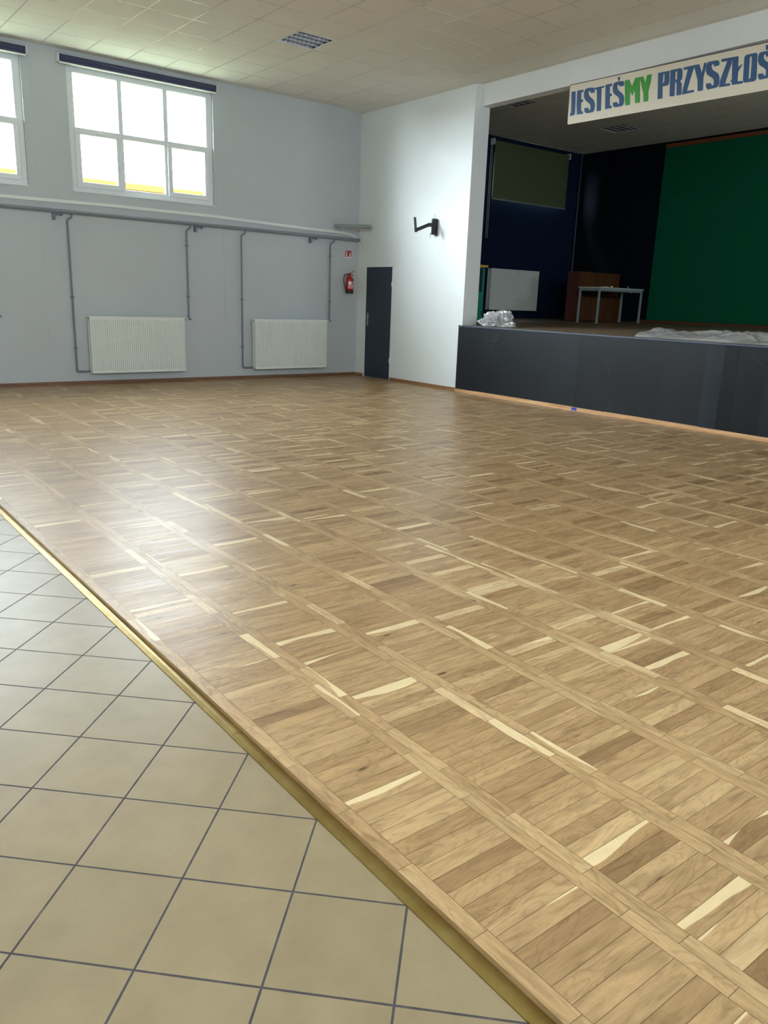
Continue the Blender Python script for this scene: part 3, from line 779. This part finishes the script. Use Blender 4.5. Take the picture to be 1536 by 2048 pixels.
# ------------------------------------------------------------------ stage
st = thing('stage', (-.04, -7, 0), 'raised stage with a dark boarded front', 'stage')
M_SF2 = stage_front_mat('stage_front_board_lighter', (24, 29, 38), (33, 39, 48))
M_SF3 = stage_front_mat('stage_front_board_darkest', (7, 9, 12), (11, 14, 18))
yy = [(YO+.045, -5.62, M_SFRONT), (-5.62, -7.60, M_SFRONT), (-7.60, -7.845, M_SF2), (-7.845, -8.03, M_SF3), (-8.03, YO2, M_SFRONT)]
for ya_, yb_, mm in yy:
    MB().box(-.04, -.01, yb_+.001, ya_, 0, ZS-.028).build('front_panel', mm, st)
MB().box(-.050, .0, YO2, YO+.045, ZS-.026, ZS).build('front_edge', simple('stage_edge', (62, 70, 86), .4), st, bevel=.003)
b = MB()
b.add([(0, YO2, ZS), (.33, YO2, zs(.33)), (.33, YO, zs(.33)), (0, YO, ZS)], [(0, 1, 2, 3)])
b.add([(.33, YO2-.5, zs(.33)), (XB+.02, YO2-.5, zs(XB)), (XB+.02, 0, zs(XB)), (.33, 0, zs(.33))], [(0, 1, 2, 3)])
tag(b.build('floor', M_SFLOOR), 'worn brown boards of the stage floor', kind='structure')

# ------------------------------------------------------------------ banner
def banner():
    yl, yr = -4.870, -8.75
    t = thing('banner', (.12, yl, 3.97), 'long cream banner with blue and green lettering under the beam', 'banner')
    ztop = lambda y: 4.497 + (y+4.87)*.0125
    zbot = lambda y: 3.990 + (y+4.87)*.0100
    r = .02
    poly = [(yl-r, ztop(yl)), (yl-.006, ztop(yl)-.006), (yl, ztop(yl)-r), (yl-.008, zbot(yl)+r), (yl-.014, zbot(yl)+.006), (yl-.03, zbot(yl)), (yr, zbot(yr)), (yr, ztop(yr))]
    MB().prism(poly, lambda a, c, d: (d, a, c), .12, .138).build('board', M_SIGNB, t)
    MB().prism([(yl, 4.497), (yl, 4.507), (yr, ztop(yr)+.010), (yr, ztop(yr))], lambda a, c, d: (d, a, c), .118, .139).build('top_rail_or_shade', M_GAPSHADE, t)  # strip of shade colour drawn along the gap under the beam
    for L in LET:
        m = M_LBLUE if L[0] == 'b' else M_LGREEN
        polys = []; holes = []; hole = False
        for e in L[1:]:
            if e == 'h': hole = True; continue
            (holes if hole else polys).append([(a/1000, c/1000) for a, c in e]); hole = False
        cu = bpy.data.curves.new('letter', 'CURVE'); cu.dimensions = '2D'; cu.fill_mode = 'BOTH'; cu.extrude = .002
        for q in polys + holes:
            s = cu.splines.new('POLY'); s.points.add(len(q)-1); s.use_cyclic_u = True
            for i, (a, c) in enumerate(q): s.points[i].co = (-a, c, 0, 1)
        tmp = bpy.data.objects.new('letter', cu); COL.objects.link(tmp)
        dg = bpy.context.evaluated_depsgraph_get()
        me = bpy.data.meshes.new_from_object(tmp.evaluated_get(dg))
        bpy.data.objects.remove(tmp); bpy.data.curves.remove(cu)
        me.name = 'letter'
        # curve plane (x=-y_world, y=z_world) -> wall plane
        R = Matrix(((0, 0, 1, 0), (-1, 0, 0, 0), (0, 1, 0, 0), (0, 0, 0, 1)))
        me.transform(Matrix.Translation(Vector((.118, 0, 0)) - Vector(t['_o'])) @ R)
        me.materials.clear(); me.materials.append(m)
        o = bpy.data.objects.new('letter', me); COL.objects.link(o); o.parent = t
        if L[0] == 'g': o['label'] = 'green letter'
        else: o['label'] = 'blue letter'
banner()

# ------------------------------------------------------------------ things on the hall walls
t = thing('extinguisher_sign', (-.243, 0, 2.245), 'small red and white fire extinguisher sign on the wall', 'sign')
MB().box(-.318, -.163, -.003, 0, 2.245, 2.378).build('backing', M_SIGNW, t)
MB().box(-.312, -.169, -.005, -.003, 2.262, 2.374).build('red_field', M_SIGNRED, t)
cx = -.278
p = MB().box(cx-.015, cx+.015, -.006, -.005, 2.270, 2.318).box(cx-.015, cx+.015, -.006, -.005, 2.323, 2.334)
p.box(cx-.004, cx+.004, -.006, -.005, 2.334, 2.342)
p.prism([(cx-.016, 2.342), (cx+.016, 2.342), (cx+.018, 2.356), (cx-.002, 2.352), (cx-.002, 2.364), (cx-.012, 2.364), (cx-.014, 2.350)], lambda a, c, d: (a, d, c), -.006, -.005)
p.build('extinguisher_symbol', M_SIGNW, t)
fx = -.205
fl = [(fx-.014, 2.268), (fx+.014, 2.268), (fx+.018, 2.285), (fx+.012, 2.302), (fx+.018, 2.318), (fx+.010, 2.332), (fx+.010, 2.350), (fx-.002, 2.338), (fx-.010, 2.322), (fx-.006, 2.306), (fx-.016, 2.290)]
MB().prism(fl, lambda a, c, d: (a, d, c), -.006, -.005).build('flame_symbol', M_SIGNW, t)

ex = thing('fire_extinguisher', (-.255, -.085, 1.583), 'red fire extinguisher with black hose hung on the wall by the corner', 'fire extinguisher')
c0 = (-.255, -.092, 1.583)
MB().lathe(c0, [(.001, .052), (.073, .052), (.073, .245), (.068, .272), (.052, .296), (.030, .310), (.022, .318), (.022, .332), (.001, .332)], 28).build('body', M_RED, ex)
MB().lathe(c0, [(.001, 0), (.074, 0), (.077, .008), (.077, .050), (.074, .053), (.001, .053)], 28).build('base_ring', M_RUB, ex)
b = MB()
n = 10; vs = []
for i in range(n+1):
    a = math.radians(-150 + i*12.5)
    for z in (.085, .225): vs.append((c0[0]+.0742*math.cos(a), c0[1]+.0742*math.sin(a), c0[2]+z))
b.add(vs, [(2*i, 2*i+2, 2*i+3, 2*i+1) for i in range(n)], True)
lab = b.build('paper_label', M_LAB, ex)
b = MB()
for (i0, i1, z0, z1) in ((1, 4, .16, .215), (5, 9, .12, .155), (4, 9, .19, .20), (4, 8, .10, .107)):
    vs = []
    for i in range(i0, i1+1):
        a = math.radians(-150 + i*12.5)
        for z in (z0, z1): vs.append((c0[0]+.0748*math.cos(a), c0[1]+.0748*math.sin(a), c0[2]+z))
    b.add(vs, [(2*i, 2*i+2, 2*i+3, 2*i+1) for i in range(i1-i0)], True)
sub(b, 'label_print', M_SIGNW, lab)
MB().lathe(c0, [(.001, .332), (.018, .332), (.018, .352), (.001, .352)], 14).box(c0[0]-.02, c0[0]+.02, c0[1]-.014, c0[1]+.014, c0[2]+.345, c0[2]+.368).build('valve', M_RED, ex)
MB().obox((c0[0]+.045, c0[1], c0[2]+.392), (.055, 0, .022), (0, .011, 0), (-.001, 0, .004)).build('lever', M_RED, ex)
MB().tube([(c0[0]+.01, c0[1], c0[2]+.352), (c0[0]+.05, c0[1], c0[2]+.350), (c0[0]+.085, c0[1], c0[2]+.325)], .007, 8).build('carry_handle', M_RUB, ex)
hp = [(-.02, 0, .352), (-.06, -.01, .357), (-.105, -.015, .350), (-.135, -.015, .325), (-.147, -.012, .28), (-.145, -.01, .22), (-.128, -.01, .155), (-.105, -.012, .10), (-.088, -.015, .065), (-.083, -.018, .03)]
MB().tube([(c0[0]+a, c0[1]+e, c0[2]+z) for a, e, z in hp], .0085, 10).build('hose', M_RUB, ex)
MB().box(c0[0]-.02, c0[0]+.02, -.02, -.001, c0[2]+.06, c0[2]+.34).build('wall_hook', M_GREYM, ex)

# grey bar spanning the corner
A = Vector((-.575, -.050, 2.795)); B = Vector((-.050, -.475, 2.795))
u = (B-A).normalized(); w = Vector((0, 0, 1)).cross(u)   # w points back into the corner
if w.x < 0: w = -w
t = thing('corner_lamp', (-.3, -.26, 2.75), 'slim grey metal bar fitting set across the hall corner', 'light fitting')
pr = [(-.035, .040), (.035, .040), (.035, -.002), (.012, -.036), (-.022, -.036), (-.035, -.010)]
MB().prism(pr, lambda a, c, d: tuple(A + u*d + w*a + Vector((0, 0, c))), 0, (B-A).length).build('housing', M_GREYM, t, bevel=.003)
pr = [(-.021, -.036), (.011, -.036), (.008, -.045), (-.018, -.045)]
MB().prism(pr, lambda a, c, d: tuple(A + u*d + w*a + Vector((0, 0, c))), .03, (B-A).length-.03).build('underside_cover', simple('pale_grey', (170, 176, 174), .5), t)
MB().obox(A + u*.20 + w*.07, u*.012, w*.12, (0, 0, .01)).obox(B - u*.20 + w*.07, u*.012, w*.12, (0, 0, .01)).build('wall_arm', M_GREYM, t)

# empty loudspeaker bracket
t = thing('wall_bracket', (0, -2.24, 2.6), 'black angled loudspeaker bracket screwed to the white wall, empty', 'bracket')
by = -2.275
MB().box(-.012, 0, by-.035, by+.035, 2.575, 2.845).build('wall_plate', M_BLACK, t)
MB().box(-.085, -.012, by-.030, by+.030, 2.590, 2.850).build('upright', M_BLACK, t, bevel=.004)
MB().box(-.105, -.085, by-.012, by+.012, 2.60, 2.83).build('slide_rail', M_BLACK, t)
p0 = Vector((-.10, by, 2.745)); p1 = Vector((-.165, by+.01, 2.742)); p2 = Vector((-.40, by+.075, 2.640))
a = MB()
for q0, q1, hh in ((p0, p1, .032), (p1, p2, .028)):
    dv = (q1-q0); L = dv.length/2; dv.normalize(); sd = Vector((0, 0, 1)).cross(dv).normalized(); upv = dv.cross(sd)
    a.obox((q0+q1)/2, dv*(L+.006), sd*.012, upv*hh)
a.build('arm', M_BLACK, t)
MB().obox(p2 + Vector((-.006, 0, .088)), (.012, .004, 0), (-.006, .016, 0), (-.018, 0, .118)).build('support_post', M_BLACK, t)
MB().tube([(-.05, by+.035, 2.62), (-.115, by+.035, 2.60)], .009, 8).tube([(-.05, by-.02, 2.60), (-.06, by-.02, 2.585)], .012, 8).build('screw', M_CHROME, t)
MB().tube([(-.05, by+.02, 2.85), (-.055, by+.015, 2.895), (-.05, by-.005, 2.925), (-.045, by-.015, 2.90), (-.045, by-.018, 2.85)], .0028, 6).build('cable_loop', M_GREYM, t)
MB().tube([(-.10, by+.02, 2.59), (-.105, by+.025, 2.555), (-.115, by+.03, 2.54)], .004, 6).build('loose_wire', M_GREYM, t)
MB().tube([(-.02, by-.03, 2.60), (-.015, by-.025, 2.57), (-.03, by-.01, 2.535)], .004, 6).build('loose_wire', M_GREYM, t)

# ------------------------------------------------------------------ things on the stage
t = thing('roller_blind', (3.39, -.10, 3.66), 'lowered olive green blind on the navy side wall of the stage', 'roller blind')
MB().tube([(3.41, -.07, 4.80), (5.84, -.07, 4.80)], .035, 14).build('roller', M_OLIVE, t)
MB().box(3.43, 5.82, -.103, -.100, 3.675, 4.80).build('fabric', M_OLIVE, t)
MB().box(3.42, 5.83, -.112, -.092, 3.655, 3.680).build('bottom_bar', M_GREYM, t)
for x in (3.385, 5.84): MB().box(x, x+.02, -.115, -.001, 4.74, 4.86).build('end_bracket', M_WHITE, t)
MB().tube([(3.33, -.08, 4.78), (3.335, -.08, 2.88), (3.36, -.08, 2.86), (3.38, -.08, 2.88), (3.375, -.08, 4.78)], .004, 6).build('pull_chain', M_WHITE, t)

for i in range(7):
    x = 3.335 + i*.0915
    t = thing('wall_socket', (x, 0, 2.51), ['leftmost white socket of the row on the navy stage wall', 'second white socket from the left in the row on the stage wall', 'third white socket from the left in the row on the stage wall', 'middle white socket of the row on the stage wall', 'fifth white socket from the left in the row on the stage wall', 'sixth white socket from the left in the row on the stage wall', 'rightmost white socket of the row on the navy stage wall'][i], 'socket', 'row of sockets on the stage wall')
    MB().box(x, x+.080, -.012, 0, 2.510, 2.592).build('plate', M_SOCK, t, bevel=.006)
    MB().lathe((0, 0, 0), [(.001, 0), (.024, 0), (.026, .006), (.001, .006)], 16).build('insert', M_SOCK, t)
    o = t.children[-1]; o.data.transform(Matrix.Translation(Vector((x+.04, -.012, 2.551)) ) @ Matrix.Rotation(PI/2, 4, 'X') @ Matrix.Translation(Vector(t['_o'])))
    o.data.transform(Matrix.Translation(-Vector(t['_o'])))

# brown cabinet
zc = zs(5.97)+.001
t = thing('cabinet', (5.25, -1.65, zc), 'brown wooden cabinet with a protruding lower front, behind the table on stage', 'cabinet')
x0, x1 = 4.56, 5.94
MB().box(x0, x0+.03, -1.75, -1.43, zc, 2.195).build('side_panel', M_CABR, t)
MB().box(x1-.03, x1, -1.75, -1.43, zc, 2.195).build('side_panel', M_CABR, t)
MB().box(x0+.03, x1-.03, -1.742, -1.435, 1.80, 2.195).build('upper_front', M_CAB, t)
MB().box(x0+.03, x1-.03, -1.60, -1.435, 1.70, 1.80).build('recess', M_CABR, t)
MB().box(x0+.05, x1+.02, -1.85, -1.43, zc, 1.700).build('lower_front', M_CAB, t, bevel=.006)
MB().box(x0+.03, x1+.02, -1.855, -1.60, 1.702, 1.722).build('shelf', M_BLACK, t)
MB().box(x0-.005, x1+.005, -1.755, -1.425, 2.195, 2.21).build('top', M_CAB, t)

# table
zf = zs(4.7)
t = thing('table', (4.8, -2.38, zf), 'light grey metal table with pale top standing on the stage', 'table')
tx0, tx1, ty0, ty1 = 4.10, 5.55, -2.66, -2.14
zt_ = 1.885
MB().box(tx0-.015, tx1+.015, ty0-.015, ty1+.015, zt_-.024, zt_).build('table_top', M_TABLET, t, bevel=.004)
MB().box(tx0+.02, tx1-.02, ty0+.003, ty0+.028, zt_-.075, zt_-.025).box(tx0+.02, tx1-.02, ty1-.028, ty1-.003, zt_-.075, zt_-.025).box(tx0+.003, tx0+.028, ty0+.03, ty1-.03, zt_-.075, zt_-.025).box(tx1-.028, tx1-.003, ty0+.03, ty1-.03, zt_-.075, zt_-.025).build('apron', M_TABLEM, t)
for x in (tx0, tx1-.034):
    for y in (ty0, ty1-.034):
        lg = MB().box(x, x+.034, y, y+.034, zs(x)+.010, zt_-.0245).build('leg', M_TABLEM, t)
        sub(MB().box(x-.02, x+.05, y-.01, y+.044, zs(x)+.001, zs(x)+.012), 'foot_pad', M_TABLEM, lg)
tag(MB().obox((5.05, ty0-.020, 1.857), (.012, -.042, -.068), (.010, .002, .001), (0, .004, -.0025)).build('stick', M_STICK, origin=(5.05, ty0-.03, 1.80)), 'thin pale stick hanging over the front edge of the table', 'stick')
tag(MB().box(4.72, 4.86, -2.30, -2.22, zt_+.001, zt_+.028).build('small_box', M_STICK, origin=(4.79, -2.26, zt_)), 'small flat tan object lying on the middle of the table', 'box')
tag(MB().lathe((4.96, -2.30, zt_+.001), [(.001, 0), (.022, 0), (.022, .035), (.012, .045), (.001, .045)], 14).build('small_jar', M_WHITE, origin=(4.96, -2.30, zt_)), 'tiny pale jar on the table beside the tan object', 'jar')

# teal lectern behind the jamb
lz = zs(1.01)+.001
t = thing('lectern', (.75, -2.35, lz), 'teal lectern with a yellow top, half hidden behind the white jamb', 'lectern')
lx0, lx1, ly0, ly1 = .52, 1.005, -2.50, -2.12
MB().box(lx0, lx1, ly0, ly1, lz, lz+.555).build('lower_body', M_TEAL, t)
MB().box(lx0+.03, lx1-.045, ly0+.01, ly1, lz+.556, 2.085).build('dark_upper_panel', M_DSLATE, t)
MB().box(lx1-.043, lx1, ly0, ly1, lz+.556, 2.085).build('upright', M_TEAL, t)
MB().box(lx0, lx0+.028, ly0, ly1, lz+.556, 2.085).build('upright', M_TEAL, t)
MB().box(lx0, lx1-.045, ly0, ly0+.02, 2.086, 2.105).build('top_rail_or_shade', M_TEAL, t)
MB().box(lx0-.02, lx1+.045, ly0-.03, ly1+.02, 2.106, 2.142).build('top_board', M_YEL, t)
tag(MB().tube([(.93, -2.53, lz+.22), (.97, -2.52, lz+.16), (1.03, -2.5, lz+.10), (1.06, -2.45, lz+.006)], .005, 6).build('cable', M_RUB, origin=(1, -2.5, lz)), 'thin black cable hanging at the foot of the teal lectern', 'cable')

# crumpled films
from mathutils import noise as MN
def crumple():
    import bmesh
    bm = bmesh.new(); bmesh.ops.create_icosphere(bm, subdivisions=6, radius=1)
    c = Vector((.30, -3.61, ZS))
    for v in bm.verts:
        p = v.co.copy()
        n1 = MN.noise(p*1.7 + Vector((3, 1, 7)))*.35
        q = p*3.2 + Vector((9, 2, 4))
        r = abs(MN.noise(q))*.55 + abs(MN.noise(q*2.3))*.28 + abs(MN.noise(q*5.1))*.12
        k = .92 + n1 - r*.8
        x, y, z = p.x*.26*k, p.y*.42*k, p.z*.225*k
        z = z + .06
        if z < .004: z = .004 + .006*abs(MN.noise(p*9))
        v.co = c + Vector((x, y, z + .004))
    me = bpy.data.meshes.new('plastic_film'); bm.to_mesh(me); bm.free()
    me.transform(Matrix.Translation(-c)); me.materials.append(M_FILM)
    o = bpy.data.objects.new('plastic_film', me); COL.objects.link(o); o.location = c
    tag(o, 'crumpled heap of clear plastic film on the left front corner of the stage', 'plastic film', 'clear plastic film left on the stage')
crumple()
def sheet():
    c = Vector((.35, -7.8, ZS)); nx, ny = 60, 300
    vs, fs = [], []
    ya, yb = -6.33, -9.6
    for j in range(ny+1):
        y = ya + (yb-ya)*j/ny; f = j/ny
        e = min(1, j/14.0)**.5
        xa = .04 + .26*(1-e) + .05*MN.noise(Vector((y*3, 0, 2)))*(e) 
        xa = max(xa, .02)
        xb = .52 + .32*e + .10*MN.noise(Vector((y*2, 5, 2)))
        for i in range(nx+1):
            g = i/nx; x = xa + (xb-xa)*g
            base = math.sin(PI*min(1, max(0, g)))**.6
            hgt = .082 + .045*MN.noise(Vector((y*1.9, 1.5, 0))) + .035*min(1, f*1.5)
            p = Vector((x*5, y*4.0, 0))
            p = Vector((x*2.6 + y*.7, y*1.9, 0))
            r = (1-abs(MN.noise(p)*2.6)) * .7 + (1-min(1, abs(MN.noise(Vector((x*6 - y*2.2, y*3.6, 5)))*3.2)))*.32 + (1-min(1, abs(MN.noise(Vector((x*13 + y*5, y*8, 1)))*3)))*.14
            z = base*e*hgt*(.45 + .75*max(0, r)) + .003 + .004*abs(MN.noise(p*6))
            vs.append((x, y, zs(x) + z))
    for j in range(ny):
        for i in range(nx):
            a = j*(nx+1)+i; fs.append((a, a+1, a+nx+2, a+nx+1))
    o = MB().add(vs, fs, True).build('plastic_film', M_FILM, origin=c)
    tag(o, 'long rumpled sheet of clear plastic film along the right part of the stage edge', 'plastic film', 'clear plastic film left on the stage')
sheet()

# ------------------------------------------------------------------ outdoors
tag(MB().box(-90, 90, TW, 90, -.6, -.5).build('ground', simple('grass', (142, 154, 122), .9, bump=.5, var=.2), origin=(0, 30, -.5)), 'green lawn outside the hall windows', 'lawn', kind='structure')
t = thing('neighbouring_building', (-2, 13, -.5), 'yellow building whose top shows at the foot of the windows', 'building')
MB().box(-30, 22, 12, 20, -.5, 4.45).build('facade', simple('yellow_render', (132, 98, 46), .9, bump=.2), t)
MB().box(-30.2, 22.2, 11.9, 20, 4.45, 4.625).build('parapet', simple('yellow_parapet', (126, 92, 42), .9), t)

# ------------------------------------------------------------------ light
W = bpy.data.worlds.new('overcast_sky'); S.world = W; W.use_nodes = True
wt = W.node_tree; bg = wt.nodes['Background']
tc = nd(wt, 'ShaderNodeTexCoord'); sp = nd(wt, 'ShaderNodeSeparateXYZ'); wt.links.new(tc.outputs['Generated'], sp.inputs[0])
bg.inputs[0].default_value = (.85, .915, 1.0, 1)
# overcast, with the veiled sun on the window side: the opposite half of the sky is dimmer
side = math_(wt, 'ADD', math_(wt, 'MULTIPLY', sp.outputs[1], 1.4), .45, clamp=True)
dt = nd(wt, 'ShaderNodeVectorMath', operation='DOT_PRODUCT'); wt.links.new(tc.outputs['Generated'], dt.inputs[0])
dt.inputs[1].default_value = Vector((-.83, .48, .29)).normalized()
lobe = math_(wt, 'MULTIPLY', math_(wt, 'SUBTRACT', dt.outputs['Value'], .80), 5.0, clamp=True)
lobe = math_(wt, 'MULTIPLY', math_(wt, 'POWER', lobe, 1.6), GLOW)
wt.links.new(math_(wt, 'ADD', math_(wt, 'ADD', math_(wt, 'MULTIPLY', side, SKY-SKY2), SKY2), lobe), bg.inputs[1])
# daylight enters only through the windows: portals guide the sampling there
def portal(x0, x1, z0, z1, loc=None, rot=None):
    l = bpy.data.lights.new('window_daylight', 'AREA'); l.shape = 'RECTANGLE'; l.size = x1-x0; l.size_y = z1-z0
    l.cycles.is_portal = True
    o = bpy.data.objects.new('window_daylight', l); COL.objects.link(o)
    o.location = loc or ((x0+x1)/2, TW+.06, (z0+z1)/2); o.rotation_euler = rot or (-PI/2, 0, 0)
for x0, x1 in WIN: portal(x0, x1, ZW0, ZW1)
portal(SWIN[0], SWIN[1], SWIN[2], SWIN[3])
portal(RX0, RX1, RZa, RZb, ((RX0+RX1)/2, YR-.35, (RZa+RZb)/2), (PI/2, 0, 0))
for x0, x1 in RW: portal(x0, x1, RZ[0], RZ[1], ((x0+x1)/2, YB-.35, sum(RZ)/2), (PI/2, 0, 0))
for x0, x1 in BW: portal(x0, x1, BZ[0], BZ[1], (XL-.35, (x0+x1)/2, sum(BZ)/2), (PI/2, 0, -PI/2))

# ------------------------------------------------------------------ camera
cam = bpy.data.cameras.new('camera'); co = bpy.data.objects.new('camera', cam); COL.objects.link(co)
Rr = Vector((0.7925204208886502, -0.6088990360090384, 0.03396095437028539))
Uu = Vector((0.13281133359220237, 0.2266774436681951, 0.9648722641891582))
Ff = Vector((0.5952079738578252, 0.760170573278995, -0.2605151960572481))
co.matrix_world = Matrix(((Rr.x, Uu.x, -Ff.x, -9.384907636913177), (Rr.y, Uu.y, -Ff.y, -13.084305524115287), (Rr.z, Uu.z, -Ff.z, 1.487604498755127), (0, 0, 0, 1)))
cam.sensor_fit = 'HORIZONTAL'; cam.sensor_width = 36.0; cam.lens = 1572.915/1536*36.0
cam.clip_start = .05; cam.clip_end = 300
S.camera = co

for o in bpy.data.objects:
    if '_o' in o: del o['_o']
S.view_settings.view_transform = 'Standard'; S.view_settings.look = 'None'
S.view_settings.gamma = 1; S.view_settings.use_curve_mapping = False
S.view_settings.exposure = EXPO
